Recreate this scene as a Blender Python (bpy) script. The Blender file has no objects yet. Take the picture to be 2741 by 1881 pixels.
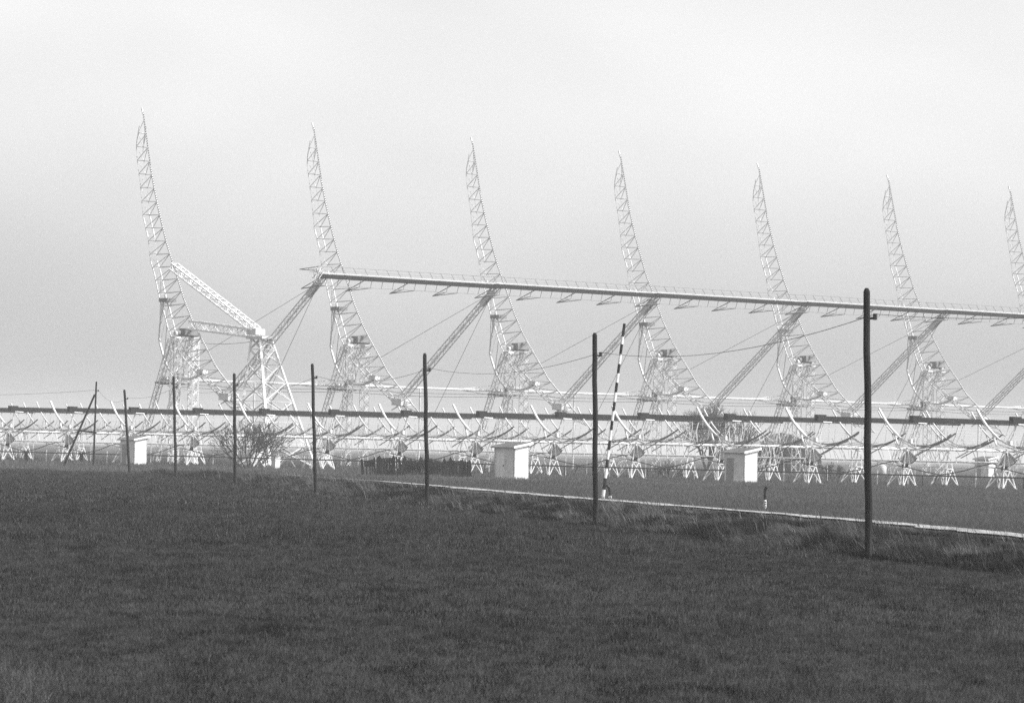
import bpy, math, random
import numpy as np
from mathutils import Vector, Matrix

random.seed(7); RNG = np.random.default_rng(11)
scene = bpy.context.scene
COL = scene.collection

# ------------------------------------------------------------------ camera
IMW, IMH, FPX = 2741.0, 1881.0, 10440.0
EYE_H, ROLL, HOR = 2.06, 0.0222, 1207.5
TH = math.atan((HOR-IMH/2)/FPX/math.cos(ROLL))
c_f = Vector((0, math.cos(TH), math.sin(TH)))
_r0 = Vector((1, 0, 0)); _u0 = Vector((0, -math.sin(TH), math.cos(TH)))
c_r = _r0*math.cos(ROLL)+_u0*math.sin(ROLL)
c_u = -_r0*math.sin(ROLL)+_u0*math.cos(ROLL)
EYE = Vector((0, 0, EYE_H))
cd = bpy.data.cameras.new('camera'); cam = bpy.data.objects.new('camera', cd); COL.objects.link(cam)
cam.matrix_world = Matrix(((c_r.x, c_u.x, -c_f.x, 0), (c_r.y, c_u.y, -c_f.y, 0), (c_r.z, c_u.z, -c_f.z, EYE_H), (0, 0, 0, 1)))
cd.sensor_width = 36; cd.lens = FPX/IMW*36; cd.clip_start = 0.5; cd.clip_end = 20000
cd.dof.use_dof = True; cd.dof.focus_distance = 300.0; cd.dof.aperture_fstop = 9.0
scene.camera = cam

# ------------------------------------------------------------------ sky and sun
SUN_AZ, SUN_EL = math.radians(104), math.radians(43)      # azimuth clockwise from the view direction
world = bpy.data.worlds.new('World'); scene.world = world; world.use_nodes = True
nt = world.node_tree; nt.nodes.clear()
sky = nt.nodes.new('ShaderNodeTexSky'); sky.sky_type = 'NISHITA'; sky.sun_disc = False
sky.sun_elevation = SUN_EL; sky.sun_rotation = SUN_AZ; sky.air_density = 1.0; sky.dust_density = 2.0; sky.ozone_density = 1.0
bw = nt.nodes.new('ShaderNodeRGBToBW')
bg = nt.nodes.new('ShaderNodeBackground'); bg.inputs['Strength'].default_value = 0.10
wo = nt.nodes.new('ShaderNodeOutputWorld')
tcw = nt.nodes.new('ShaderNodeTexCoord'); spx = nt.nodes.new('ShaderNodeSeparateXYZ'); nt.links.new(tcw.outputs['Generated'], spx.inputs[0])
veil = nt.nodes.new('ShaderNodeMapRange'); veil.interpolation_type = 'LINEAR'      # the veil of haze thins with height
veil.inputs['From Min'].default_value = -0.005; veil.inputs['From Max'].default_value = 0.11; veil.inputs['To Min'].default_value = 1.06; veil.inputs['To Max'].default_value = 1.80
nt.links.new(spx.outputs['Z'], veil.inputs['Value'])
vm = nt.nodes.new('ShaderNodeMath'); vm.operation = 'MULTIPLY'; nt.links.new(bw.outputs[0], vm.inputs[0]); nt.links.new(veil.outputs[0], vm.inputs[1])
nt.links.new(sky.outputs[0], bw.inputs[0]); 
cn = nt.nodes.new('ShaderNodeTexNoise'); cn.inputs['Scale'].default_value = 5.0; cn.inputs['Detail'].default_value = 3; cn.inputs['Roughness'].default_value = 0.5   # thin uneven high cloud
cm = nt.nodes.new('ShaderNodeMapping'); cm.inputs['Scale'].default_value = (1, 1, 2.2); nt.links.new(tcw.outputs['Generated'], cm.inputs[0]); nt.links.new(cm.outputs[0], cn.inputs['Vector'])
cr_ = nt.nodes.new('ShaderNodeMapRange'); cr_.inputs['From Min'].default_value = 0.3; cr_.inputs['From Max'].default_value = 0.7; cr_.inputs['To Min'].default_value = 0.88; cr_.inputs['To Max'].default_value = 1.14
nt.links.new(cn.outputs['Fac'], cr_.inputs['Value'])
vm2 = nt.nodes.new('ShaderNodeMath'); vm2.operation = 'MULTIPLY'; nt.links.new(vm.outputs[0], vm2.inputs[0]); nt.links.new(cr_.outputs[0], vm2.inputs[1])
nt.links.new(vm2.outputs[0], bg.inputs['Color']); nt.links.new(bg.outputs[0], wo.inputs['Surface'])
sd = bpy.data.lights.new('sun', 'SUN'); sd.energy = 4.2; sd.angle = math.radians(0.6); sd.color = (1, 1, 1)
sun = bpy.data.objects.new('sun', sd); COL.objects.link(sun)
s_dir = Vector((math.sin(SUN_AZ)*math.cos(SUN_EL), math.cos(SUN_AZ)*math.cos(SUN_EL), math.sin(SUN_EL)))
sun.rotation_euler = s_dir.to_track_quat('Z', 'Y').to_euler(); sun.location = s_dir*200
scene.view_settings.view_transform = 'Standard'; scene.view_settings.look = 'None'
scene.view_settings.exposure = 0.5; scene.view_settings.gamma = 1.0
try: scene.view_settings.use_curve_mapping = False
except Exception: pass
scene.render.engine = 'CYCLES'; scene.cycles.max_bounces = 6; scene.cycles.volume_bounces = 1
scene.cycles.use_denoising = False

# ------------------------------------------------------------------ helpers
def ray(x, y): return c_f+c_r*((x-IMW/2)/FPX)-c_u*((y-IMH/2)/FPX)
def at_depth(x, y, Y):
    d = ray(x, y); return EYE+d*(Y/d.y)
def ground_px(x, y, z=0.0):
    d = ray(x, y); return EYE+d*((z-EYE_H)/d.z)
def on_plane(x, y, P, N):
    d = ray(x, y); return EYE+d*((P-EYE).dot(N)/d.dot(N))

def mat(name, col, rough=0.75, var=0.25, scale=3.0, attr=None, transl=0.0, bump=0.0, spec=0.2, stretch=(1, 1, 1), var2=None):
    m = bpy.data.materials.new(name); m.use_nodes = True; t = m.node_tree; t.nodes.clear()
    out = t.nodes.new('ShaderNodeOutputMaterial'); b = t.nodes.new('ShaderNodeBsdfPrincipled')
    b.inputs['Roughness'].default_value = rough; b.inputs['Specular IOR Level'].default_value = spec
    tc = t.nodes.new('ShaderNodeTexCoord'); mp = t.nodes.new('ShaderNodeMapping'); mp.inputs['Scale'].default_value = stretch
    t.links.new(tc.outputs['Object'], mp.inputs['Vector'])
    n = t.nodes.new('ShaderNodeTexNoise'); n.inputs['Scale'].default_value = scale; n.inputs['Detail'].default_value = 5; n.inputs['Roughness'].default_value = 0.6
    t.links.new(mp.outputs[0], n.inputs['Vector'])
    mr = t.nodes.new('ShaderNodeMapRange'); mr.inputs['From Min'].default_value = 0.3; mr.inputs['From Max'].default_value = 0.7
    mr.inputs['To Min'].default_value = col*(1-var); mr.inputs['To Max'].default_value = col*(1+var); t.links.new(n.outputs['Fac'], mr.inputs['Value'])
    src = mr.outputs[0]
    if var2:
        n2 = t.nodes.new('ShaderNodeTexNoise'); n2.inputs['Scale'].default_value = var2[0]; n2.inputs['Detail'].default_value = 3
        t.links.new(tc.outputs['Object'], n2.inputs['Vector'])
        m2 = t.nodes.new('ShaderNodeMapRange'); m2.inputs['From Min'].default_value = 0.3; m2.inputs['From Max'].default_value = 0.7
        m2.inputs['To Min'].default_value = 1-var2[1]; m2.inputs['To Max'].default_value = 1+var2[1]; t.links.new(n2.outputs['Fac'], m2.inputs['Value'])
        mu = t.nodes.new('ShaderNodeMath'); mu.operation = 'MULTIPLY'; t.links.new(src, mu.inputs[0]); t.links.new(m2.outputs[0], mu.inputs[1]); src = mu.outputs[0]
    if attr:
        at = t.nodes.new('ShaderNodeAttribute'); at.attribute_name = attr
        mu = t.nodes.new('ShaderNodeMath'); mu.operation = 'MULTIPLY'; t.links.new(src, mu.inputs[0]); t.links.new(at.outputs['Fac'], mu.inputs[1]); src = mu.outputs[0]
    t.links.new(src, b.inputs['Base Color'])
    if bump:
        bp = t.nodes.new('ShaderNodeBump'); bp.inputs['Strength'].default_value = bump; bp.inputs['Distance'].default_value = 0.02
        t.links.new(n.outputs['Fac'], bp.inputs['Height']); t.links.new(bp.outputs[0], b.inputs['Normal'])
    last = b.outputs[0]
    if transl:
        tr = t.nodes.new('ShaderNodeBsdfTranslucent'); t.links.new(src, tr.inputs['Color'])
        mx = t.nodes.new('ShaderNodeMixShader'); mx.inputs[0].default_value = transl
        t.links.new(last, mx.inputs[1]); t.links.new(tr.outputs[0], mx.inputs[2]); last = mx.outputs[0]
    t.links.new(last, out.inputs['Surface'])
    return m

M = dict(
    soil=mat('soil', 0.030, 0.95, 0.3, 1.2, bump=0.4, var2=(0.05, 0.2)),
    grass=mat('grass', 0.056, 0.8, 0.1, 2.0, attr='tint', transl=0.35),
    drygrass=mat('dry_grass', 0.125, 0.85, 0.1, 2.0, attr='tint', transl=0.3),
    gravel=mat('gravel', 0.30, 0.95, 0.45, 2.5, var2=(0.5, 0.45)),
    steel=mat('white_painted_steel', 0.58, 0.55, 0.18, 1.3, spec=0.4),
    galv=mat('galvanised_steel', 0.60, 0.5, 0.22, 1.7, spec=0.4),
    dull=mat('weathered_steel', 0.20, 0.7, 0.3, 2.0),
    feed=mat('dark_feed_casing', 0.008, 0.6, 0.3, 1.5),
    wood=mat('creosoted_wood', 0.017, 0.8, 0.7, 6.0, stretch=(1, 1, 0.12), bump=0.4),
    board=mat('weathered_dark_board', 0.012, 0.9, 0.4, 5.0, stretch=(1, 1, 0.15), bump=0.4),
    plaster=mat('whitewashed_render', 0.66, 0.9, 0.10, 2.0, bump=0.15, var2=(0.9, 0.10)),
    door=mat('painted_door', 0.80, 0.7, 0.12, 3.0, stretch=(1, 1, 0.2)),
    doord=mat('grey_painted_door', 0.27, 0.7, 0.15, 3.0, stretch=(1, 1, 0.2)),
    roof=mat('fibre_cement_roofing', 0.30, 0.9, 0.3, 3.0),
    white=mat('white_paint', 0.80, 0.5, 0.05, 3.0),
    black=mat('black_paint', 0.018, 0.5, 0.2, 3.0),
    cable=mat('black_cable', 0.05, 0.6, 0.2, 3.0),
    bark=mat('bare_bark', 0.085, 0.9, 0.3, 5.0),
    hay=mat('weathered_hay', 0.022, 0.95, 0.4, 1.5, bump=0.6),
    mesh=mat('gear_plate', 0.62, 0.7, 0.15, 2.0),
)

class MB:
    def __init__(s): s.v = []; s.f = []
    def bar(s, p, q, r, n=4, r2=None, cap=True):
        p = Vector(p); q = Vector(q); d = q-p
        if d.length < 1e-6: return s
        d.normalize(); a = Vector((0, 0, 1)) if abs(d.z) < 0.95 else Vector((1, 0, 0))
        x = d.cross(a).normalized(); y = d.cross(x); r2 = r if r2 is None else r2; o = len(s.v)
        for P, R in ((p, r), (q, r2)):
            for k in range(n):
                t = 2*math.pi*(k+0.5)/n; s.v.append(tuple(P+x*(math.cos(t)*R)+y*(math.sin(t)*R)))
        for k in range(n): s.f.append((o+k, o+(k+1) % n, o+n+(k+1) % n, o+n+k))
        if cap and n > 2: s.f.append(tuple(o+k for k in reversed(range(n)))); s.f.append(tuple(o+n+k for k in range(n)))
        return s
    def line(s, pts, r, n=4, r2=None):
        m = len(pts)-1
        for i in range(m):
            ra = r if r2 is None else r+(r2-r)*i/m; rb = r if r2 is None else r+(r2-r)*(i+1)/m
            s.bar(pts[i], pts[i+1], ra, n, rb)
        return s
    def box(s, c, ax, h):
        c = Vector(c); o = len(s.v)
        for i in (-1, 1):
            for j in (-1, 1):
                for k in (-1, 1): s.v.append(tuple(c+ax[0]*(i*h[0])+ax[1]*(j*h[1])+ax[2]*(k*h[2])))
        for q in ((0, 1, 3, 2), (4, 6, 7, 5), (0, 4, 5, 1), (2, 3, 7, 6), (0, 2, 6, 4), (1, 5, 7, 3)): s.f.append(tuple(o+i for i in q))
        return s
    def prism(s, poly, off):
        """closed polygon of points, extruded by vector off"""
        o = len(s.v); n = len(poly)
        s.v += [tuple(Vector(p)) for p in poly]+[tuple(Vector(p)+off) for p in poly]
        s.f.append(tuple(o+i for i in reversed(range(n)))); s.f.append(tuple(o+n+i for i in range(n)))
        for i in range(n): s.f.append((o+i, o+(i+1) % n, o+n+(i+1) % n, o+n+i))
        return s
    def lattice(s, p, q, side, seg, rc, rl, side2=None):
        """square lattice column: four chords, zigzag lacing on each face"""
        p = Vector(p); q = Vector(q); d = (q-p).normalized(); a = Vector((0, 0, 1)) if abs(d.z) < 0.95 else UE
        x = d.cross(a).normalized(); y = d.cross(x).normalized(); s2 = side if side2 is None else side2
        def pt(t, k):
            h = (side+(s2-side)*t)/2; sx, sy = ((-1, -1), (1, -1), (1, 1), (-1, 1))[k % 4]; return p+(q-p)*t+x*(sx*h)+y*(sy*h)
        for k in range(4): s.bar(pt(0, k), pt(1, k), rc)
        for i in range(seg):
            for k in range(4): s.bar(pt(i/seg, k+(i % 2)), pt((i+1)/seg, k+((i+1) % 2)), rl, 3, cap=False)
        for k in range(4): s.bar(pt(0, k), pt(0, k+1), rl); s.bar(pt(1, k), pt(1, k+1), rl)
        return s
    def build(s, name, m, parent=None, loc=(0, 0, 0), smooth=False):
        me = bpy.data.meshes.new(name); me.from_pydata(s.v, [], s.f); me.update(); me.materials.append(M[m] if isinstance(m, str) else m)
        if smooth: me.polygons.foreach_set('use_smooth', [True]*len(me.polygons))
        return link(name, me, parent, loc)

def link(name, me, parent=None, loc=(0, 0, 0)):
    o = bpy.data.objects.new(name, me); COL.objects.link(o); o.parent = parent; o.location = loc; return o
def tag(o, label, cat, group=None):
    o['label'] = label; o['category'] = cat
    if group: o['group'] = group
    return o
def thing(name, label, cat, loc, group=None): return tag(link(name, None, None, loc), label, cat, group)
def copy_tree(o, parent=None, loc=None):
    c = o.copy(); COL.objects.link(c); c.parent = parent
    if loc is not None: c.location = loc
    for ch in list(o.children): copy_tree(ch, c)
    return c
def structure(o): o['kind'] = 'structure'; return o
def stuff(o): o['kind'] = 'stuff'; return o
Zv = Vector((0, 0, 1))

# two perpendicular arms of the telescope: frames from the photograph's two vanishing points
aE = math.radians(48.19); UE = Vector((math.sin(aE), math.cos(aE), 0)); VE = Vector((math.cos(aE), -math.sin(aE), 0))
aN = math.radians(47.725); VN = Vector((math.cos(aN), -math.sin(aN), 0)); UN = Vector((math.sin(aN), math.cos(aN), 0))

# value noise for scattering
_lat = RNG.random((256, 256))
def vnoise(x, y):
    xi = np.floor(x).astype(int); yi = np.floor(y).astype(int); fx = x-xi; fy = y-yi; fx = fx*fx*(3-2*fx); fy = fy*fy*(3-2*fy)
    g = lambda i, j: _lat[(xi+i) % 256, (yi+j) % 256]
    return (g(0, 0)*(1-fx)+g(1, 0)*fx)*(1-fy)+(g(0, 1)*(1-fx)+g(1, 1)*fx)*fy
def fbm(x, y): return vnoise(x, y)*0.55+vnoise(x*2.1+9, y*2.1+4)*0.3+vnoise(x*4.3+2, y*4.3+7)*0.15

# ------------------------------------------------------------------ ground
PSL = -0.176; PNORM = math.hypot(1, PSL)
def s_of(x, y): return (x-(7.43+PSL*(y-80.3)))/PNORM            # metres to the right of the pole line
STRIP = np.array([(26.5, 40), (20.4, 75), (14.6, 109.9), (12.0, 127.6), (9.36, 144), (1.4, 187.5), (-4.8, 225.5), (-10.6, 258), (-16.5, 292)])*0.955
def strip_x(y): return np.interp(y, STRIP[:, 1], STRIP[:, 0])
def height(x, y):
    x = np.asarray(x, float); y = np.asarray(y, float); s = s_of(x, y)
    sw = np.maximum((strip_x(y)-x*0-0.9-(7.43+PSL*(y-80.3)))/PNORM, 6.0)
    d = np.interp(s/sw, [-0.5, 0.02, 0.12, 0.22, 0.48, 0.90, 1.05, 1.45], [0, -0.02, -0.85, -0.9, -0.22, 0.05, 0.09, 0.0])
    fade = np.clip((272-y)/40, 0, 1)*np.clip((y-5)/20, 0, 1)
    near = np.clip((240-y)/60, 0, 1)
    field = np.clip((-s)/4, 0, 1)
    bump = (fbm(x*0.35, y*0.12)-0.5)*0.16*field*near+(fbm(x*0.6, y*0.45)-0.5)*0.75*np.clip(s/1.5, 0, 1)*np.clip((sw-1.2-s)/2, 0, 1)*fade
    return d*fade+bump

def axis(lo, hi, step, far): 
    a = list(np.arange(lo, hi+1e-6, step)); st = step
    left = []; x = lo
    while x > -far: st *= 1.5; x -= st; left.append(max(x, -far))
    st = step; right = []; x = hi
    while x < far: st *= 1.5; x += st; right.append(min(x, far))
    return np.array(left[::-1]+a+right)
gx = axis(-34, 34, 0.7, 5000); gy = axis(18, 285, 0.7, 5000)
GX, GY = np.meshgrid(gx, gy); GZ = height(GX, GY)
nv = GX.size; nx, ny = len(gx), len(gy)
idx = np.arange(nv).reshape(ny, nx)
quads = np.stack([idx[:-1, :-1], idx[:-1, 1:], idx[1:, 1:], idx[1:, :-1]], -1).reshape(-1, 4)
me = bpy.data.meshes.new('ground'); me.vertices.add(nv); me.vertices.foreach_set('co', np.stack([GX, GY, GZ], -1).astype(np.float32).ravel())
me.loops.add(quads.size); me.loops.foreach_set('vertex_index', quads.astype(np.int32).ravel())
me.polygons.add(len(quads)); me.polygons.foreach_set('loop_start', np.arange(0, quads.size, 4, dtype=np.int32)); me.polygons.foreach_set('loop_total', np.full(len(quads), 4, dtype=np.int32))
me.update(calc_edges=True); me.polygons.foreach_set('use_smooth', np.ones(len(quads), bool)); me.materials.append(M['soil'])
structure(link('ground', me))

def ribbon(name, pts, w, z, m, step=1.0, taper=None):
    """a pale strip lying on the ground"""
    P = []
    for (a, b) in zip(pts[:-1], pts[1:]):
        a = Vector(a); b = Vector(b); k = max(1, int((b-a).length/step))
        P += [a+(b-a)*(i/k) for i in range(k)]
    P.append(Vector(pts[-1])); mb = MB()
    for i, p in enumerate(P):
        d = (P[min(i+1, len(P)-1)]-P[max(i-1, 0)]).normalized(); n = Vector((d.y, -d.x))
        for e, sg in enumerate((-1, 1)):
            ww = w/2*max(0.1, 1+(float(fbm(np.array(i*0.35+e*50.), np.array(3.+e)))-0.5)*1.5)*(1 if taper is None else float(np.interp(p.y, *taper))); q = p+n*(sg*ww)
            mb.v.append((q.x, q.y, float(height(q.x, q.y))+z))
        if i: o = 2*i; mb.f.append((o-2, o-1, o+1, o))
    return structure(mb.build(name, m))
ribbon('gravel_path', [tuple(p) for p in STRIP], 1.4, 0.045, 'gravel', 1.0, ((200, 232, 245), (1, 0.5, 0.08)))
ribbon('dirt_track', [tuple(ground_px(x, y).xy) for x, y in ((1180, 1281), (1440, 1287), (1640, 1292), (1900, 1300), (2000, 1303))], 3.2, 0.008, mat('dry_earth', 0.26, 0.95, 0.5, 1.2, var2=(0.5, 0.4)))

# ------------------------------------------------------------------ grass (scattered blades, uncountable)
def blades(name, X, Y, hgt, wid, lean, leandir, tint, m, zoff=0.0, curved=False):
    n = len(X); Z = height(X, Y)+zoff-0.01
    a = RNG.random(n)*2*math.pi; dx = np.cos(a); dy = np.sin(a)*0.6
    lx = np.cos(leandir)*lean*hgt; ly = np.sin(leandir)*lean*hgt
    top = np.sqrt(np.maximum(hgt**2-(lean*hgt)**2*0.7, (0.3*hgt)**2))
    b0 = np.stack([X-dx*wid/2, Y-dy*wid/2, Z], -1); b1 = np.stack([X+dx*wid/2, Y+dy*wid/2, Z], -1)
    t = np.stack([X+lx, Y+ly, Z+top], -1)
    if not curved:
        V = np.stack([b0, b1, t], 1).reshape(-1, 3); k = 3
        F = np.arange(n*3, dtype=np.int32)
    else:
        m0 = np.stack([X+lx*0.35-dx*wid*0.4, Y+ly*0.35-dy*wid*0.4, Z+top*0.6], -1); m1 = np.stack([X+lx*0.35+dx*wid*0.4, Y+ly*0.35+dy*wid*0.4, Z+top*0.6], -1)
        V = np.stack([b0, b1, m1, m0, t], 1).reshape(-1, 3); k = 5
        base = (np.arange(n, dtype=np.int32)*5)[:, None]
        F = (base+np.array([0, 1, 2, 0, 2, 3, 3, 2, 4], dtype=np.int32)).ravel()
    me = bpy.data.meshes.new(name); me.vertices.add(len(V)); me.vertices.foreach_set('co', V.astype(np.float32).ravel())
    me.loops.add(len(F)); me.loops.foreach_set('vertex_index', F); nf = len(F)//3
    me.polygons.add(nf); me.polygons.foreach_set('loop_start', np.arange(0, len(F), 3, dtype=np.int32)); me.polygons.foreach_set('loop_total', np.full(nf, 3, dtype=np.int32))
    at = me.attributes.new('tint', 'FLOAT', 'POINT'); at.data.foreach_set('value', np.repeat(tint, k).astype(np.float32))
    me.update(calc_edges=True); me.materials.append(M[m]); return stuff(link(name, me))

def scatter(y0, y1, dens, half=0.165, pad=1.5):
    area = half*2*(y1*y1-y0*y0)/2+2*pad*(y1-y0); n = int(area*dens)
    y = np.sqrt(y0*y0+(y1*y1-y0*y0)*RNG.random(n)); x = (RNG.random(n)*2-1)*(half*y+pad); return x, y

def field_grass():
    XX, YY, HH, WW, TT = [], [], [], [], []
    for y0, y1, dens, h, w in ((20, 46, 1250, .055, .0075), (46, 80, 600, .065, .010), (80, 130, 190, .10, .018), (130, 272, 44, .14, .042)):
        x, y = scatter(y0, y1, dens); k = s_of(x, y) < 0.5+(vnoise(x*0.8, y*0.3)-0.5)*1.2; x, y = x[k], y[k]
        big = fbm(x*0.22+3, y*0.055); fine = vnoise(x*5.0, y*1.6)*0.6+vnoise(x*14, y*4)*0.4
        tall = 0.75+0.55*fbm(x*0.6+40, y*0.2+8)
        XX.append(x); YY.append(y); WW.append(w*(0.6+0.8*RNG.random(len(x)))); HH.append(h*(0.55+0.8*RNG.random(len(x)))*tall)
        dk = np.clip(fbm(x*1.1+17, y*0.38+71)-0.60, 0, 1)*2.2
        br = 0.66+0.45*big+1.5*(fine-0.5)+0.9*(RNG.random(len(x))-0.5)+(RNG.random(len(x)) > 0.94)*2.6-dk
        TT.append(np.clip(br, 0.18, 2.6))
    x = np.concatenate(XX); y = np.concatenate(YY)
    o = blades('field_grass', x, y, np.concatenate(HH), np.concatenate(WW), 0.1+0.6*RNG.random(len(x)), RNG.random(len(x))*6.283, np.concatenate(TT), 'grass')
    tag(o, 'short dark young crop grass covering the open foreground field', 'grass')
field_grass()

def corner_tufts():
    XX, YY, HH, TT = [], [], [], []
    for k in range(14):
        q = ground_px(random.uniform(-60, 230)*random.random()**0.5, random.uniform(1745, 1900)); m = 260; a = RNG.random(m)*6.283; r = np.sqrt(RNG.random(m))*0.28
        XX.append(q.x+np.cos(a)*r); YY.append(q.y+np.sin(a)*r*1.5); HH.append((0.12+0.16*random.random())*(0.5+0.8*RNG.random(m))); TT.append(np.clip(0.5+0.5*random.random()+0.8*(RNG.random(m)-0.4), .1, 2))
    x = np.concatenate(XX); y = np.concatenate(YY); n = len(x)
    tag(blades('dry_tufts', x, y, np.concatenate(HH), 0.005+0.004*RNG.random(n), 0.2+0.7*RNG.random(n), RNG.random(n)*6.283, np.concatenate(TT), 'drygrass', curved=True), 'tufts of longer dry grass at the near corner of the crop field', 'grass')
corner_tufts()

def verge_grass():
    XX, YY, HH, WW, TT, LL = [], [], [], [], [], []
    for y0, y1, dens, ws in ((55, 110, 230, 1.0), (110, 170, 110, 1.5), (170, 275, 42, 2.4)):
        x, y = scatter(y0, y1, dens, 0.175, 2); s = s_of(x, y); sx = strip_x(y)
        k = (s > -0.2+vnoise(x, y*0.4)*0.7) & (x < sx-0.55-vnoise(x*2, y*0.9)*0.5); x, y, s, sx = x[k], y[k], s[k], sx[k]
        cl = fbm(x*0.55+11, y*0.22+3); c2 = fbm(x*1.7, y*0.7+30)
        h = (0.08+0.55*np.clip(cl-0.25, 0, 1)+0.14*RNG.random(len(x)))*np.clip(0.5+s/2.5, 0.4, 1.0)*np.clip((sx-x-0.6)/5.0, 0.16, 1)*(1+0.9*np.clip(cl-0.5, 0, 1))
        lng = RNG.random(len(x)) > 0.985; h = np.where(lng, h+0.35, h)
        XX.append(x); YY.append(y); HH.append(h); WW.append((0.008+0.008*RNG.random(len(x)))*ws)
        damp_shade = np.clip((s-0.9)/4.5, 0.06, 1)  # tint darkens towards the ditch bottom: damp dead grass plus painted-in shade
        TT.append(np.clip(0.06+2.2*damp_shade*np.clip(c2-0.27, 0, 1)*(0.35+cl*0.9)+0.4*(RNG.random(len(x))-0.45)+lng*0.9, 0.08, 2.6)); LL.append(0.35+0.55*RNG.random(len(x))); TT[-1] = TT[-1]*np.where(fbm(x*0.8+51, y*0.3+77) < 0.47, 0.22, 1.15)  # noise clumps tinted dark, standing in for shadows among the grass
    for k in range(230):                                             # taller tussocks and stray stalks
        cy = 60+190*random.random()**1.25; s0 = 1.2+8.0*random.random()**0.8; cx = 7.43+PSL*(cy-80.3)+s0*PNORM
        if cx > strip_x(cy)-4.2: continue
        m = int(420*min(1.0, (95/cy)**1.3)); a = RNG.random(m)*6.283; r = np.sqrt(RNG.random(m))*(0.35+0.5*random.random())
        b = (0.12+0.15*random.random() if random.random() < 0.45 else 0.6+0.9*random.random()); x = cx+np.cos(a)*r; y = cy+np.sin(a)*r*1.6  # dark tussocks carry painted shadow in their tint
        XX.append(x); YY.append(y); HH.append((0.22+0.36*random.random())*(0.5+0.7*RNG.random(m))*np.clip(1.25-r, .4, 1)); WW.append((0.008+0.008*RNG.random(m))*max(1, cy/95))
        TT.append(np.clip(b+0.7*(RNG.random(m)-0.5)+(RNG.random(m) > 0.96)*1.0, .15, 2.8)); LL.append(0.25+0.65*RNG.random(m))
    x = np.concatenate(XX); y = np.concatenate(YY)
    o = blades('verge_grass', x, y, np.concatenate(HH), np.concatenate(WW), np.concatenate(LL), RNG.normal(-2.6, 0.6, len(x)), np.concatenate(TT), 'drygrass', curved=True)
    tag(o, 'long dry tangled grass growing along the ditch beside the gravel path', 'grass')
verge_grass()

TRK = [ground_px(x, y) for x, y in ((1180, 1281), (1440, 1287), (1640, 1292), (1900, 1300), (2000, 1303))]
TRX = [p.x for p in TRK]; TRY = [p.y for p in TRK]
def meadow_grass():
    XX, YY, HH, WW, TT = [], [], [], [], []
    for y0, y1, dens, h, w in ((90, 150, 120, .13, .014), (150, 230, 52, .16, .024), (230, 330, 16, .20, .05), (330, 520, 4, .26, .11)):
        x, y = scatter(y0, y1, dens, 0.17, 3); s = s_of(x, y)
        k = ((x > strip_x(y)+0.45+vnoise(x*2, y)*0.6) & (y < 285)) | (y >= 285) | ((y > 262) & (s < 1)); x, y = x[k], y[k]
        big = fbm(x*0.18+60, y*0.05+21); left = np.clip((y-255)/25, 0, 1)*np.clip(-(x+8)/12, 0, 1)*np.clip((345-y)/30, 0, 1)
        trk = np.exp(-((y-np.interp(x, TRX, TRY))/2.2)**2)*np.clip(fbm(x*0.5, y*0.3+5)-0.2, 0, 1)*1.6*((x > TRX[0]) & (x < TRX[-1]))
        patch = np.clip(fbm(x*0.3+90, y*0.1)-0.45, 0, 1)*4*left
        XX.append(x); YY.append(y); HH.append(h*(0.5+0.9*RNG.random(len(x)))*(0.7+0.7*big+patch*0.9)*(1-0.55*np.clip(trk, 0, 1))); WW.append(w*(0.6+0.8*RNG.random(len(x))))
        TT.append(np.clip(1.35+1.0*big+trk*2.0+0.4*(RNG.random(len(x))-0.5)+patch*1.3+(RNG.random(len(x)) > 0.985)*0.9, 0.2, 2.6))
    x = np.concatenate(XX); y = np.concatenate(YY)
    o = blades('meadow_grass', x, y, np.concatenate(HH), np.concatenate(WW), 0.15+0.5*RNG.random(len(x)), RNG.random(len(x))*6.28, np.concatenate(TT), 'grass')
    tag(o, 'rough meadow grass between the gravel path and the small dishes', 'grass')
meadow_grass()

# ------------------------------------------------------------------ the great reflector (east-west arm)
OE = Vector((-40.607, 417.544, 0)); BAY = 23.5; DZ = 0.048
def rv(x, y):
    d = on_plane(x, y, OE, UE)-OE; return (d.dot(VE), d.z)
def E3(u, v, w): return UE*u+VE*v+Zv*w               # offset inside one bay
def bay_loc(n): return UE*(BAY*n)+Zv*(DZ*n)
FR = [rv(*p) for p in [(370, 287), (374, 305), (382, 363), (393, 445), (407, 521), (421, 586), (436, 648), (451, 697), (464, 737), (482, 797), (506, 858), (530, 906), (549, 942), (567, 978), (590, 1010), (609, 1035), (640, 1078), (668, 1115)]]
BK = [rv(*p) for p in [(373, 337), (366, 380), (365, 405), (370, 450), (376, 498), (383, 577), (396, 634), (403, 698), (413, 731), (428, 803), (436, 825), (450, 880), (466, 918), (482, 948), (500, 968), (528, 1000), (555, 1027), (592, 1064), (625, 1098)]]
ARC = [rv(*p) for p in [(428, 803), (427, 837), (419, 871), (416.7, 905), (419.5, 920), (430, 959), (441, 985), (455, 1003), (470, 1011), (484, 1014), (497, 1014.5), (515, 1008), (529, 1000)]]
PV = rv(492, 893); FOC = rv(858, 738); SB = rv(603, 1054); SH = rv(447, 1015)
def resample(poly, n):
    P = np.array(poly); d = np.r_[0, np.cumsum(np.hypot(*np.diff(P, axis=0).T))]; t = np.linspace(0, d[-1], n)
    return [(float(np.interp(q, d, P[:, 0])), float(np.interp(q, d, P[:, 1]))) for q in t]

big = thing('cylindrical_reflector', 'huge white steel lattice reflector with tall curved ribs and a long feed line', 'radio telescope', OE)
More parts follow.
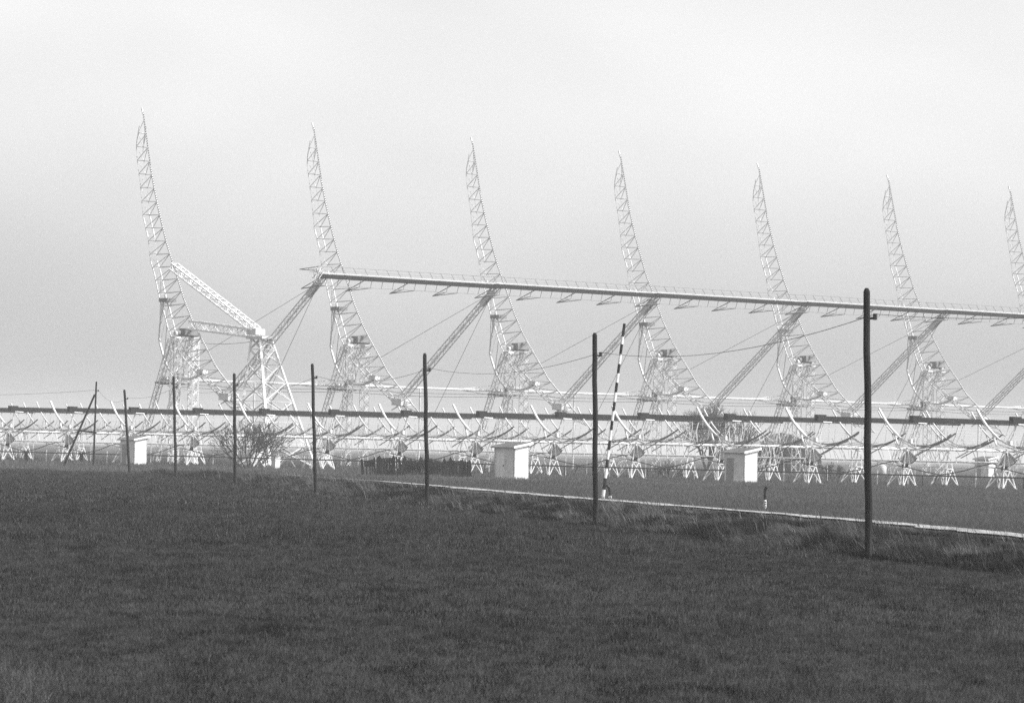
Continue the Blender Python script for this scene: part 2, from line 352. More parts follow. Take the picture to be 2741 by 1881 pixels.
# one rib with its sub-parts
NSEG = 25
fr_t = resample([rv(376, 322)]+FR[2:], 2*NSEG+1); bk_t = resample(BK, 2*NSEG+1)
rib = MB().line([E3(0.45, *p) for p in FR], 0.085).build('rib', 'steel', big)
MB().line([E3(0.45, *p) for p in FR[:2]], 0.05, 6, 0.10).build('tip', 'white', rib)
clip = MB()
for p, q in zip(resample(FR, 150)[2:-1], resample(FR, 150)[3:]):
    clip.bar(E3(0.45, p[0]+0.10, p[1]), E3(0.45, p[0]+0.16, p[1]-0.1), 0.05, 3)
stuff(clip.build('wire_clips', 'dull', rib))
for u in (0.0, 0.9): MB().line([E3(u, *p) for p in BK], 0.065).build('back_chord', 'galv', rib)
lac = MB()
for i in range(NSEG):
    F0, F1, B = fr_t[2*i], fr_t[2*i+2], bk_t[2*i+1]
    for u in (0.0, 0.9):
        lac.bar(E3(0.45, *F0), E3(u, *B), 0.043); lac.bar(E3(u, *B), E3(0.45, *F1), 0.043)
    lac.bar(E3(0, *B), E3(0.9, *B), 0.05)
    if i < NSEG-1: lac.bar(E3(0, *B), E3(0.9, *bk_t[2*i+3]), 0.04)
lac.build('lacing', 'galv', rib)
arc = MB().line([E3(0.45, *p) for p in ARC], 0.12).line([E3(0.45, *p) for p in ARC[-4:]], 0.16)
arc.build('drive_arc', 'galv', rib)
spk = MB()
for k, j in ((1, 19), (2, 22), (2, 25), (3, 27), (4, 27), (5, 30), (5, 33), (7, 33), (9, 36), (10, 38)):
    spk.bar(E3(0.45, *ARC[k]), E3(0.0 if k % 2 else 0.9, *bk_t[min(j, 2*NSEG)]), 0.06)
spk.build('arc_bracing', 'galv', rib)
p = ARC[0]; MB().box(E3(0.45, p[0]+0.75, p[1]), (UE, VE, Zv), (0.6, 0.75, 0.2)).build('platform', 'dull', rib)
p = ARC[-1]; MB().box(E3(0.45, p[0]+0.2, p[1]+0.25), (UE, VE, Zv), (0.35, 0.5, 0.2)).build('drive_block', 'galv', rib)
hb = MB().box(E3(0.45, PV[0]+0.2, PV[1]+0.2), (UE, VE, Zv), (0.8, 0.55, 0.35)); hb.bar(E3(-0.9, *PV), E3(1.8, *PV), 0.32, 10)
hb.build('hub', 'dull', rib)
st = MB().lattice(E3(0.45, *SB), E3(0.45, *FOC), 0.60, 22, 0.06, 0.035, 0.46); st.build('feed_strut', 'galv', rib)
dv = Vector((FOC[0]-SB[0], FOC[1]-SB[1])).normalized()
tp = MB().bar(E3(0.45, FOC[0]-dv.x*3.2, FOC[1]-dv.y*3.2), E3(0.45, FOC[0]-dv.x*0.9, FOC[1]-dv.y*0.9), 0.30); tp.build('strut_head', 'galv', rib)
MB().bar(E3(0.45, FOC[0]-1.2*dv.x, FOC[1]-1.2*dv.y), E3(0.45, *rv(550, 937)), 0.022).build('stay', 'cable', rib)
g = rv(664, 1150); MB().bar(E3(0.45, FOC[0]-1.6*dv.x+0.25, FOC[1]-1.6*dv.y), E3(0.45, g[0], g[1]), 0.022).build('stay', 'cable', rib)
fm = MB().box(E3(0.45, SB[0], SB[1]-0.3), (UE, VE, Zv), (0.7, 0.8, 0.35)); fm.bar(E3(-0.4, SB[0]-0.6, SB[1]-1.2), E3(1.3, SB[0]+0.3, SB[1]), 0.09); fm.build('strut_foot', 'galv', rib)
NB = 8
ribs = [rib]+[copy_tree(rib, big, bay_loc(n)) for n in range(1, NB)]

# feed line, one section per bay
sec = MB().box(E3(BAY/2, FOC[0], FOC[1]-0.05), (UE, VE, Zv), (BAY/2, 0.2, 0.21)).build('feed_section', 'feed', big)
MB().box(E3(BAY/2, FOC[0]+0.05, FOC[1]+0.27), (UE, VE, Zv), (BAY/2, 0.24, 0.045)).build('walkway', 'galv', sec)
rl = MB().bar(E3(0, FOC[0]-0.5, FOC[1]+0.98), E3(BAY, FOC[0]-0.5, FOC[1]+0.98), 0.035).bar(E3(0, FOC[0]-0.35, FOC[1]+0.62), E3(BAY, FOC[0]-0.35, FOC[1]+0.62), 0.02)
for k in range(16): rl.bar(E3(k*BAY/16+0.3, FOC[0]+0.1, FOC[1]+0.25), E3(k*BAY/16+0.3, FOC[0]-0.5, FOC[1]+1.0), 0.034)
rl.build('upper_rail', 'dull', sec)
rl = MB().bar(E3(0, FOC[0]-0.25, FOC[1]-0.95), E3(BAY, FOC[0]-0.25, FOC[1]-0.95), 0.03)
for k in range(16): rl.bar(E3(k*BAY/16+0.9, FOC[0], FOC[1]-0.2), E3(k*BAY/16+0.9, FOC[0]-0.25, FOC[1]-0.95), 0.026)
rl.build('lower_rail', 'dull', sec)
for k in range(4):
    u = k*BAY/4+0.1; t = (FOC[0]-3.2, FOC[1]-1.25)
    b = MB().bar(E3(u, *t), E3(u+0.8, FOC[0]-0.2, FOC[1]-0.95), 0.05).bar(E3(u, *t), E3(u, FOC[0]-0.1, FOC[1]-0.15), 0.05).bar(E3(u, *t), E3(u-0.8 if k else u, FOC[0]-0.2, FOC[1]-0.95), 0.05)
    b.build('bracket', 'dull', sec)
for n in range(1, NB): copy_tree(sec, big, bay_loc(n))
t = (FOC[0]-3.4, FOC[1]+0.72)
MB().bar(E3(0, *t), E3(0.2, FOC[0]-0.6, FOC[1]+0.95), 0.05).bar(E3(0, *t), E3(0.2, FOC[0]-0.4, FOC[1]+0.5), 0.05).bar(E3(0.05, FOC[0]-2, FOC[1]+0.83), E3(0.05, FOC[0]-2, FOC[1]+0.63), 0.04).build('end_bracket', 'dull', big)
en = MB()
for k in range(14):
    a = (random.uniform(-.9, .4), FOC[0]+random.uniform(-.8, .5), FOC[1]+random.uniform(-.9, .9)); b = (random.uniform(-.9, .4), FOC[0]+random.uniform(-.8, .5), FOC[1]+random.uniform(-.9, .9))
    en.bar(E3(*a), E3(*b), 0.05)
en.build('end_frame', 'galv', big)

# support towers
def tower(first):
    t = thing('support_tower', 'slim white lattice support tower holding a rib of the huge reflector', 'tower', OE+Vector((0, 0, 0)), 'lattice towers under the huge reflector')
    t.location = OE+VE*(PV[0]-2.5); o = VE*(PV[0]-2.5); top = PV[1]
    for u in (-1.0, 1.4):
        MB().lattice(E3(u, PV[0], 0)-o, E3(u, PV[0], top-0.5)-o, 0.74, 22, 0.12 if first else 0.06, 0.045 if first else 0.035).build('upright_leg', 'white' if first else 'steel', t)
        MB().lattice(E3(u, PV[0]-6.3, 0)-o, E3(u, PV[0]-0.75, top-0.6)-o, 0.52, 22, 0.05, 0.03).build('raking_leg', 'galv', t)
        MB().box(E3(u, PV[0]-0.1, top-0.42)-o, (UE, VE, Zv), (0.40, 0.45, 0.10)).bar(E3(u-.2, *PV)-o, E3(u+.2, *PV)-o, 0.26, 10).build('bearing', 'steel', t)
    hz = SH[1]-0.5
    for v in (PV[0]-0.05, PV[0]-0.75-5.55*(1-hz/top)):
        MB().bar(E3(-1.0, v, hz)-o, E3(1.4, v, hz)-o, 0.09).build('tie_beam', 'dull', t)
    for u in (-1.0, 1.4): MB().bar(E3(u, PV[0], hz)-o, E3(u, PV[0]-0.75-5.55*(1-hz/top), hz)-o, 0.08).build('tie_beam', 'dull', t)
    MB().bar(E3(-0.8, SH[0]-0.1, SH[1]+0.05)-o, E3(0.9, SH[0]-0.1, SH[1]+0.05)-o, 0.24, 10).build('motor', 'steel', t, smooth=True)
    MB().box(E3(0.4, SH[0]-0.1, SH[1]-0.36)-o, (UE, VE, Zv), (1.4, 0.7, 0.10)).box(E3(1.3, SH[0]+0.2, SH[1]+0.3)-o, (UE, VE, Zv), (0.35, 0.5, 0.35)).build('motor_deck', 'dull', t)
    return t
tw = tower(True); tw2 = tower(False); tw2.location = tw.location+UE*BAY
for n in range(2, NB): copy_tree(tw2, None, tw.location+UE*(BAY*n))
tw['label'] = 'slim white lattice support tower under the end rib, beside the broad gantry tower'

# drive shaft running from tower to tower
ds = thing('drive_shaft', 'long horizontal drive shaft with cone shaped bracing running between the lattice towers', 'shaft', OE+VE*SH[0]); o = VE*SH[0]
for n in range(NB-1):
    b = UE*(BAY*n)+Zv*(DZ*n)-o
    MB().bar(E3(1, *SH)+b, E3(BAY-1, *SH)+b, 0.12, 6).build('shaft_pipe', 'steel', ds)
    for dw, sg in ((-0.42, 0.15), (-0.68, 0.25)):
        MB().line([E3(k*BAY/10, SH[0]+0.1, SH[1]+dw-sg*4*(k/10)*(1-k/10))+b for k in range(11)], 0.035, 4).build('cable', 'cable', ds)
    for s0, s1 in ((1.3, 6.6), (BAY-1.0, BAY-6.3)):
        for dv_, dw in ((0, .55), (0, -.55), (.55, 0), (-.55, 0)):
            MB().bar(E3(s0, SH[0]+dv_, SH[1]+dw)+b, E3(s1, *SH)+b, 0.055).build('bracing_rod', 'steel', ds)
    MB().bar(E3(BAY/2, SH[0], -DZ*n)+b, E3(BAY/2, SH[0], SH[1]+0.1)+b, 0.10, 6).build('post', 'steel', ds)

# gantry tower in front of the first rib with its two beams
gt = thing('gantry_tower', 'broad four legged white lattice tower braced to the end rib by two beams', 'tower', OE+VE*rv(735, 1240)[0]); gv = rv(735, 1240)[0]; o = VE*gv
ap = rv(699, 905); A4 = []; B4 = []
for su, sv in ((-1, -1), (1, -1), (1, 1), (-1, 1)):
    A4.append(E3(su*0.72, ap[0]+sv*0.72, ap[1])-o); B4.append(E3(su*2.9, gv+sv*2.9, 0)-o)
for a, b in zip(A4, B4): MB().bar(b, a, 0.21, r2=0.15).build('leg', 'white', gt)
NP = 7; ts = [1-(1-k/NP)**1.25 for k in range(NP+1)]
for k in range(4):
    fb = MB(); a0, b0, a1, b1 = A4[k], B4[k], A4[(k+1) % 4], B4[(k+1) % 4]
    for i in range(NP):
        p0, p1 = b0.lerp(a0, ts[i]), b0.lerp(a0, ts[i+1]); q0, q1 = b1.lerp(a1, ts[i]), b1.lerp(a1, ts[i+1])
        fb.bar(p0, q1, 0.075); fb.bar(q0, p1, 0.075)
        if i: fb.bar(p0, q0, 0.035)
    fb.build('face_bracing', 'steel', gt)
MB().box(E3(0, ap[0], ap[1]+0.05)-o, (UE, VE, Zv), (0.95, 1.35, 0.14)).build('head_platform', 'steel', gt)
def ladder_beam(name, pa, pb, ha, hb_, us, seg, rc, rl_):
    mb = MB(); d = Vector((pb[0]-pa[0], pb[1]-pa[1])).normalized(); n = Vector((-d.y, d.x))
    def pt(t, s, u):
        h = ha+(hb_-ha)*t; v = pa[0]+(pb[0]-pa[0])*t+n.x*h*s; w = pa[1]+(pb[1]-pa[1])*t+n.y*h*s; return E3(u, v, w)-o
    for u in us:
        for s in (-1, 1): mb.bar(pt(0, s, u), pt(1, s, u), rc)
        for i in range(seg+1): mb.bar(pt(i/seg, -1, u), pt(i/seg, 1, u), rl_)
        for i in range(seg): mb.bar(pt(i/seg, -1 if i % 2 else 1, u), pt((i+1)/seg, 1 if i % 2 else -1, u), rl_*0.8)
    for s in (-1, 1):
        for i in range(seg+1): mb.bar(pt(i/seg, s, us[0]), pt(i/seg, s, us[1]), rl_)
        for i in range(seg): mb.bar(pt(i/seg, s, us[i % 2]), pt((i+1)/seg, s, us[(i+1) % 2]), rl_*0.8)
    return mb.build(name, 'white', gt)
ladder_beam('level_beam', rv(516, 870), rv(684, 893), 0.42, 0.40, (-0.55, 0.75), 9, 0.13, 0.045)
ladder_beam('raking_beam', rv(462, 713), rv(684, 884), 0.34, 0.30, (-0.30, 0.55), 18, 0.09, 0.04)
jp = rv(684, 888); MB().box(E3(0.05, jp[0], jp[1])-o, (UE, VE, Zv), (0.62, 0.75, 0.30)).build('joint_plate', 'steel', gt)
h1 = rv(520, 917); h2 = rv(662, 912)
MB().line([E3(0.9, h1[0]+(h2[0]-h1[0])*k/8, h1[1]+(h2[1]-h1[1])*k/8-0.2*4*(k/8)*(1-k/8))-o for k in range(9)], 0.03).build('cable', 'cable', gt)

# ------------------------------------------------------------------ the row of small dishes (north-south arm)
def N3(u, v, w): return UN*u+VN*v+Zv*w
ON = Vector((-49.875, 388.53, 0))-N3(-0.6, 1.0, 0)
PW = 2.95; LEN = 16.3
cvec = Vector((0.975, -0.223)); avec = Vector((0.223, 0.975)); cmid = Vector((0.96, PW+2.15)); dep = 1.85
def par(s):
    q = cmid+cvec*s-avec*(dep*(1-(s/4.04)**2)); return (q.x, q.y)
TUBE = (1.0, 5.17)
def antenna():
    root = thing('parabolic_trough', 'small white parabolic trough antenna on two trestles with a dark feed tube', 'antenna', ON, 'row of small trough antennas across the meadow')
    for u0 in (0.0, LEN):
        tr = MB(); hu, hv = 0.74, 0.86; c0 = u0-0.55; hb0 = 1.43; F4 = []; K4 = []
        for su, sv in ((-1, -1), (1, -1), (1, 1), (-1, 1)):
            F4.append(N3(c0+su*hu, sv*hv, 0)); K4.append(N3(c0+0.18+su*0.36, sv*0.40, hb0))
        top = [N3(u0-0.1+su*0.12, sv*0.10, PW-0.15) for su, sv in ((-1, -1), (1, -1), (1, 1), (-1, 1))]
        tr.bar(N3(u0-0.35, 0, PW-0.12), N3(u0+0.2, 0, PW-0.12), 0.11, 6)
        trestle = tr.build('trestle', 'steel', root)
        for k in range(4): MB().line([F4[k], K4[k], top[k]], 0.055, r2=0.05).build('leg', 'white', trestle)
        for k in range(4):
            j = (k+1) % 4; MB().bar(F4[k], K4[j], 0.034).bar(F4[j], K4[k], 0.034).bar(K4[k], K4[j], 0.034).build('cross_brace', 'white', trestle)
        for k in range(4): MB().box(F4[k]+Zv*0.05, (UN, VN, Zv), (0.12, 0.12, 0.06)).build('foot_pad', 'plaster', trestle)
    MB().bar(N3(0, 0, PW), N3(LEN, 0, PW), 0.115, 8).build('torsion_tube', 'white', root, smooth=True)
    # ribs
    for i, u in enumerate((0.0, LEN/3, 2*LEN/3, LEN)):
        end = i in (0, 3); S = [-4.04+8.08*k/24 for k in range(25)]
        ra = 0.10 if i == 0 else 0.065
        left = MB().line([N3(u, *par(s)) for s in S if s <= -1.6], ra)
        left.line([N3(u, *par(s)) for s in S if s >= -2.0 and s <= 0.35], 0.075 if i == 0 else 0.05)
        l = left.build('rib', 'white' if i == 0 else 'steel', root)
        q = par(-2.15)
        MB().bar(N3(u, *q), N3(u, -0.95, PW+0.28), 0.07 if i == 0 else 0.045).bar(N3(u, *q), N3(u, -0.62, PW+0.72), 0.055 if i == 0 else 0.035).build('back_strut', 'white' if i == 0 else 'steel', l)
        MB().line([N3(u+0.05, *par(s)) for s in S if s >= 0.0], 0.052).line([N3(u+0.05, par(s)[0]+0.04, par(s)[1]-0.20*(4.04-s)/3.4) for s in S if s >= 0.6], 0.045).build('right_arm', 'dull', l)
        MB().bar(N3(u+0.05, 0.75, PW-0.62), N3(u+0.05, *par(2.9)), 0.045).bar(N3(u+.05, 0.6, PW-0.1), N3(u+.05, *par(1.9)), 0.04).build('arm_strut', 'dull', l)
        if end: MB().bar(N3(u, 0.15, PW+0.24), N3(u, 1.15, PW-0.04), 0.085).build('saddle', 'white', l)
        if end: MB().bar(N3(u, -1.1, PW+0.1), N3(u, -0.55, PW-0.05), 0.06).build('bracket', 'white', l)
        # feed mast
        m0 = Vector((0.72, PW+1.3)); r = 0.052 if end else 0.03
        ms = MB().bar(N3(u, *m0), N3(u, TUBE[0], TUBE[1]-0.12), r).bar(N3(u, *m0), N3(u, 0.28, PW+0.5), r).bar(N3(u, *m0), N3(u, 0.92, PW+0.15), r)
        if i == 0: ms.box(N3(u, 0.32, PW+0.58), (UN, VN, Zv), (0.1, 0.16, 0.14))
        ms.build('feed_mast', 'white', root)
    # hangers below the feed tube
    for k, u in enumerate(np.linspace(1.5, LEN-0.8, 8)):
        MB().line([N3(u, TUBE[0], TUBE[1]-0.15), N3(u, TUBE[0]+0.05, TUBE[1]-0.75), N3(u, 0.9, PW+0.42)], 0.03, 3).bar(N3(u, TUBE[0], TUBE[1]-0.12), N3(u, TUBE[0]+.03, TUBE[1]-0.5), 0.045).build('hanger', 'white', root)
    wires = MB()
    for s in np.linspace(-3.95, 3.95, 26): wires.bar(N3(0, *par(s)), N3(LEN, *par(s)), 0.004, 3, cap=False)
    for u in np.linspace(0.8, LEN-.5, 14):
        wires.bar(N3(u, 0.1, PW-0.05), N3(u+0.15, *par(2.4)), 0.013, 3, cap=False); wires.bar(N3(u, 0.25, PW+0.1), N3(u-.2, 0.55+0.5*random.random(), PW-0.95+0.3*random.random()), 0.016, 3, cap=False)
    stuff(wires.build('reflector_wires', 'dull', root))
    for k, u in enumerate(np.linspace(0.7, LEN-.5, 15)):
        a = random.uniform(-.3, .3); MB().bar(N3(u, 0.35+0.1*(k % 3), PW+0.12), N3(u+a, 0.75+0.45*(k % 2), PW-0.95-0.12*(k % 3)), 0.022 if k % 2 else 0.034, 3).build('stay_rod', 'white', root)
        if k % 3 == 0: MB().bar(N3(u, *par(-1.2)), N3(u+0.4, -0.55, PW+0.05), 0.035, 3).build('stay_rod', 'white', root)
    MB().box(N3((LEN-0.6)/2, *TUBE), (UN, VN, Zv), (LEN/2+0.3, 0.19, 0.205)).build('feed_tube', 'feed', root)
    MB().box(N3(-0.2, TUBE[0], TUBE[1]+0.05), (UN, VN, Zv), (0.47, 0.22, 0.27)).build('feed_end_box', 'feed', root)
    MB().bar(N3(-0.1, TUBE[0]+0.2, TUBE[1]-0.24), N3(0.9, TUBE[0]+0.2, TUBE[1]-0.26), 0.05).build('end_clamp', 'white', root)
    # toothed sector under the pivot
    R = 1.2; sc = [N3(0.12, 0, PW)]+[N3(0.12, R*math.sin(t), PW-R*math.cos(t)) for t in np.linspace(-0.75, 0.95, 12)]
    sp = MB().prism(sc, UN*0.03).build('gear_sector', 'mesh', root)
    MB().line([N3(0.1, R*math.sin(t), PW-R*math.cos(t)) for t in np.linspace(-0.95, 0.98, 14)], 0.032).build('rack', 'feed', sp)
    MB().bar(N3(0.08, 0, PW), N3(0.08, R*math.sin(0.75), PW-R*math.cos(.75)), 0.03).bar(N3(0.08, 0, PW), N3(0.08, -R*math.sin(0.5), PW-R*math.cos(.5)), 0.03).build('spoke', 'dull', sp)
    MB().box(N3(-0.05, -0.12, PW-R-0.16), (UN, VN, Zv), (0.16, 0.18, 0.14)).bar(N3(-.05, -.12, PW-R-.16), N3(-.05, -.12, 1.43), 0.05).build('gear_motor', 'feed', root)
    # cable looping to the next dish
    pts = [(-0.2, PW-R-0.1), (0.9, 1.5), (2.2, 1.28), (3.5, 1.1), (4.2, 1.0), (5.2, 1.12), (6.6, 1.35), (8.2, 1.75), (9.4, 1.95), (9.9, 1.85)]
    MB().line([N3(-0.9, *p) for p in pts], 0.042, 5).build('cable', 'cable', root)
    MB().line([N3(-0.9, 4.2, 1.0), N3(-0.9, 4.0, 0.92), N3(-1.0, 3.8, 0.5), N3(-1.1, 3.8, -0.02)], 0.05, 5).build('cable', 'cable', root)
    MB().bar(N3(-0.9, -2.2, 0), N3(-0.9, -2.2, 1.98), 0.05, 6).bar(N3(-0.9, -3.2, 2.02), N3(-0.9, -0.3, 1.62), 0.045).build('cable_post', 'steel', root)
    return root
ant = antenna()
ALBL = {2: 'small white trough antenna whose end stands beside the shed near the braced pole', 4: 'small white trough antenna ending just behind the leafless shrub and white cabinet',
        6: 'small white trough antenna whose trestle stands behind the dark board fence', 7: 'small white trough antenna between the board fence and the pale doored shed',
        9: 'small white trough antenna beside the low tangled leafless shrub', 10: 'small white trough antenna with its end trestle hidden behind the grey doored shed'}
for n in list(range(-3, 0))+list(range(1, 15)):
    c = copy_tree(ant, None, ON+VN*(10*n))
    if n in ALBL: c['label'] = ALBL[n]

# service pipes along the row
def pipe_run(name, label, u, w, m, r, post_m, v0, v1, step=10.0, pr=0.04):
    t = thing(name, label, 'pipe', ON+N3(u, 0, 0))
    k = v0
    while k < v1: MB().bar(N3(0, k, w), N3(0, k+step, w), r, 6).build('pipe', m, t); MB().bar(N3(0, k+3, 0), N3(0, k+3, w), pr, 4).build('post', post_m, t); k += step
    return t
pipe_run('service_pipe', 'white service pipe carried on thin posts behind the trestles of the small dishes', 8.0, 2.0, 'white', 0.07, 'white', -30, 150, pr=0.05)
pipe_run('ground_pipe', 'dark low pipe running past the trestle feet of the small dishes', -1.5, 0.92, 'cable', 0.055, 'board', -30, 150)
pipe_run('guard_wire', 'thin pale guard wire on pegs beyond the trestles of the small dishes', 20.0, 1.55, 'galv', 0.025, 'galv', -30, 160)

# ------------------------------------------------------------------ sheds
def shed(loc, label, door_m, door_span, name='brick_shed', k=1.0, group='whitewashed meter sheds beside the small dishes'):
    t = thing(name, label, 'shed', loc, group); LV, LU, H0, H1 = 2.2*k, 1.45*k, 2.3*k, 2.56*k
    P = [(0, 0), (LU, 0), (LU, -LV), (0, -LV)]
    hh = lambda u: H0+(H1-H0)*u/LU
    def quad(name, a, b, m='plaster'):
        mb = MB(); mb.v = [tuple(N3(a[0], a[1], -0.1)), tuple(N3(b[0], b[1], -0.1)), tuple(N3(b[0], b[1], hh(b[0]))), tuple(N3(a[0], a[1], hh(a[0])))]; c = N3(LU/2, -LV/2, 1)
        n = (Vector(mb.v[0])-Vector(mb.v[1])).cross(Zv).normalized(); n = n if n.dot(c-Vector(mb.v[0])) > 0 else -n
        mm = MB().prism([Vector(v) for v in mb.v], n*0.1); return mm.build(name, m, t)
    wf = quad('wall', P[3], P[0])
    for i in range(3): quad('wall', P[i], P[i+1])
    o = 0.22*k; sl = (H1-H0)/LU
    R4 = [N3(-o, o*0.6, H0-o*sl+0.03), N3(LU+o, o*0.6, H1+o*sl+0.03), N3(LU+o, -LV-o, H1+o*sl+0.03), N3(-o, -LV-o, H0-o*sl+0.03)]
    rf = MB().prism(R4, Zv*0.10).build('roof', 'roof', t)
    MB().prism([R4[0]+VN*0.003+Zv*-0.02, R4[1]+VN*0.003+Zv*-0.02, R4[1]+VN*0.003+Zv*0.15, R4[0]+VN*0.003+Zv*0.15], VN*0.06).build('fascia', 'white', rf)
    for i in range(8):
        u = -o+(LU+2*o)*(i+0.6)/8.4; z = H0+sl*u+0.13
        MB().prism([N3(u-0.05, o*0.6, z-0.01), N3(u, o*0.6, z+0.055), N3(u+0.06, o*0.6, z-0.01)], VN*-(LV+1.6*o)).build('roof_ridge', 'roof', rf)
    v0, v1 = door_span
    d = MB().box(N3(-0.02, (v0+v1)/2, 0.98*k), (UN, VN, Zv), (0.03, abs(v1-v0)/2, 0.95*k)).build('door', door_m, t)
    for v in (v0, v1): MB().box(N3(-0.035, v, 0.99*k), (UN, VN, Zv), (0.04, 0.035, 0.99*k)).build('door_jamb', 'plaster', d)
    MB().box(N3(-0.065, v1-0.14, 1.0*k), (UN, VN, Zv), (0.025, 0.03, 0.06)).build('handle', 'black', d)
    MB().box(N3(-0.12, -LV/2, 0.03), (UN, VN, Zv), (0.12, LV/2, 0.05)).build('doorstep', 'plaster', t)
    return t
shed(ground_px(1376, 1283), 'small whitewashed shed with a pale door standing near the dark board fence', 'door', (-1.95, -1.0))
shed(ground_px(1992, 1293), 'small whitewashed shed with a grey door standing near the black and white marker post', 'doord', (-1.95, -1.05))
shed(Vector((at_depth(359, 1243, 362).x, 362, 0)), 'small whitewashed shed partly hidden by a leaning wooden pole beside the braced pole', 'doord', (-1.9, -1.05))
shed(ground_px(2645, 1281), 'pale shed standing far behind the trestles of the small dishes', 'doord', (-1.9, -1.05))

# ------------------------------------------------------------------ wooden poles and the overhead wire
POLES = [((2325, 1497), (2320, 780), None), ((1595, 1405), (1592, 897), None), ((1145, 1355), (1137, 950), None), ((845, 1322), (836, 977), None), ((630, 1297), (627, 1002), None), ((471, 0), (465, 1010), 236.0), ((347, 1268), (333, 1045), None)]
tops = []
def pole(base, top, label, group='wooden poles along the field edge', r=0.075):
    z0 = float(height(base.x, base.y)); base = Vector((base.x, base.y, z0)); t = thing('wooden_pole', label, 'pole', base, group)
    d = top-base; n = 9; pts = [d*(k/n)+Vector((0.012*math.sin(k*1.7+base.y), 0.012*math.cos(k*2.1), 0)) for k in range(n+1)]; pts[0] -= d*0.06; pts[-1] = d
    MB().line(pts, r, 10, r*0.86).build('shaft', 'wood', t, smooth=False)
    MB().bar(d, d+d.normalized()*0.07, r*0.86, 10, r*0.45).build('cap', 'wood', t)
    a = d*0.9
    MB().bar(a+Vector((r*0.8, 0, 0)), a+Vector((r+0.09, 0, 0)), 0.025, 5).bar(a+Vector((r+0.09, 0, -0.03)), a+Vector((r+0.09, 0, 0.1)), 0.045, 6).build('insulator', 'cable', t)
    tops.append(base+a+Vector((r+0.09, 0, 0.09))); return t
LBL = ['tall dark wooden pole standing in the ditch grass with the overhead wire rising to it',
       'tall dark wooden pole standing just beside the striped barrier',
       'dark wooden pole in front of the dark board fence',
       'dark wooden pole standing between the leafless shrub and the board fence',
       'dark wooden pole directly in front of the leafless shrub',
       'dark wooden pole in front of the end tower of the huge reflector',
       'leaning dark wooden pole in front of the whitewashed shed by the braced pole']
off = Vector((12.75, 50.0, 0)); tops.append(off+Vector((0.2, 0, 4.95)))
for (b, t, Y), lb in zip(POLES, LBL):
    if Y is None: base = ground_px(*b)
    else: q = at_depth(b[0], 1275, Y); base = Vector((q.x, q.y, 0))
    pole(base, at_depth(t[0], t[1], base.y), lb, r=0.079 if base.y < 190 else 0.09)
# braced pole (A-shape)
bb = at_depth(250, 1240, 300); base = Vector((bb.x, bb.y, 0)); top = at_depth(258, 1023, 300)
t = pole(base, top, 'braced wooden pole propped by a slanting timber with a crossbar')
f2 = at_depth(172, 1252, 300); f2 = Vector((f2.x-0.2, f2.y+0.4, -0.1))
MB().bar(f2-base, (top-base)*0.86+Vector((-0.1, 0.1, 0)), 0.085, 8, 0.075).build('brace', 'wood', t)
MB().bar(at_depth(208, 1152, 300.2)-base, at_depth(258, 1158, 300.0)-base, 0.07, 8).build('crossbar', 'wood', t)
wr = MB()
for a, b in zip(tops[:-1], tops[1:]):
    sg = 0.40*((a-b).length/31)**1.3; wr.line([a.lerp(b, k/14)-Zv*(sg*4*(k/14)*(1-k/14)) for k in range(15)], 0.008, 4)
a = tops[-1]; b = a+Vector((-27, 40, 0.2)); wr.line([a.lerp(b, k/14)-Zv*(0.5*4*(k/14)*(1-k/14)) for k in range(15)], 0.012, 4)
tag(wr.build('overhead_wire', 'cable'), 'single thin overhead wire sagging from pole to pole along the field edge', 'wire')

# ------------------------------------------------------------------ striped barrier and marker post
Yb = 169.8; P0 = ground_px(1613, 1339); bt = thing('striped_barrier', 'raised black and white striped barrier arm leaning on a hooped stand', 'barrier', Vector((P0.x, P0.y, float(height(P0.x, P0.y)))))
zb = Vector((P0.x, P0.y, bt.location.z))
ys = [866, 901, 921, 948, 974, 999, 1024, 1050, 1075, 1100, 1126, 1151, 1178, 1204, 1229, 1253, 1279, 1310, 1339]
xa = lambda y: 1671.6+(1613-1671.6)*((y-866)/(1339-866))**0.97
for i in range(len(ys)-1):
    p, q = at_depth(xa(ys[i]), ys[i], P0.y), at_depth(xa(ys[i+1]), ys[i+1], P0.y); dark = i % 2 == 0
    if i == len(ys)-2: q.z = zb.z-0.1
    MB().bar(p-zb, q-zb, 0.062 if i < 16 else 0.075, 10).build('band', 'black' if dark else 'white', bt)
hp = [at_depth(x, y, P0.y+0.05)-zb for x, y in ((1617, 1302), (1621, 1299), (1626, 1300), (1630, 1304), (1632, 1312), (1633, 1327))]
MB().line(hp, 0.065, 8).build('hoop', 'black', bt); e = at_depth(1635, 1346, P0.y+0.05)-zb; e.z = -0.1
MB().bar(hp[-1], e, 0.075, 8).build('hoop_foot', 'white', bt)
mp = ground_px(2048, 1363); mt = thing('marker_post', 'short marker post, black above and white below, on the meadow beside the gravel path', 'post', mp)
def mpx(x, y, dy=0.0): return at_depth(x, y, mp.y+dy)-mp
e = mpx(2048, 1363); e.z = -0.1
MB().bar(e, mpx(2048, 1337), 0.055, 8).build('white_base', 'white', mt)
MB().line([mpx(2048, 1337), mpx(2047.5, 1311), mpx(2050, 1305)], 0.055, 8).bar(mpx(2049, 1309), mpx(2052, 1303), 0.065, 8).build('black_top', 'black', mt)
for y in (1343, 1349): MB().box(mpx(2048.4, y, -0.056), (Vector((1, 0, 0)), Vector((0, 1, 0)), Zv), (0.035, 0.006, 0.022)).build('black_mark', 'black', mt)
MB().box(mpx(2048.4, 1355, -0.056), (Vector((1, 0, 0)), Vector((0, 1, 0)), Zv), (0.02, 0.006, 0.03)).build('black_mark', 'black', mt)

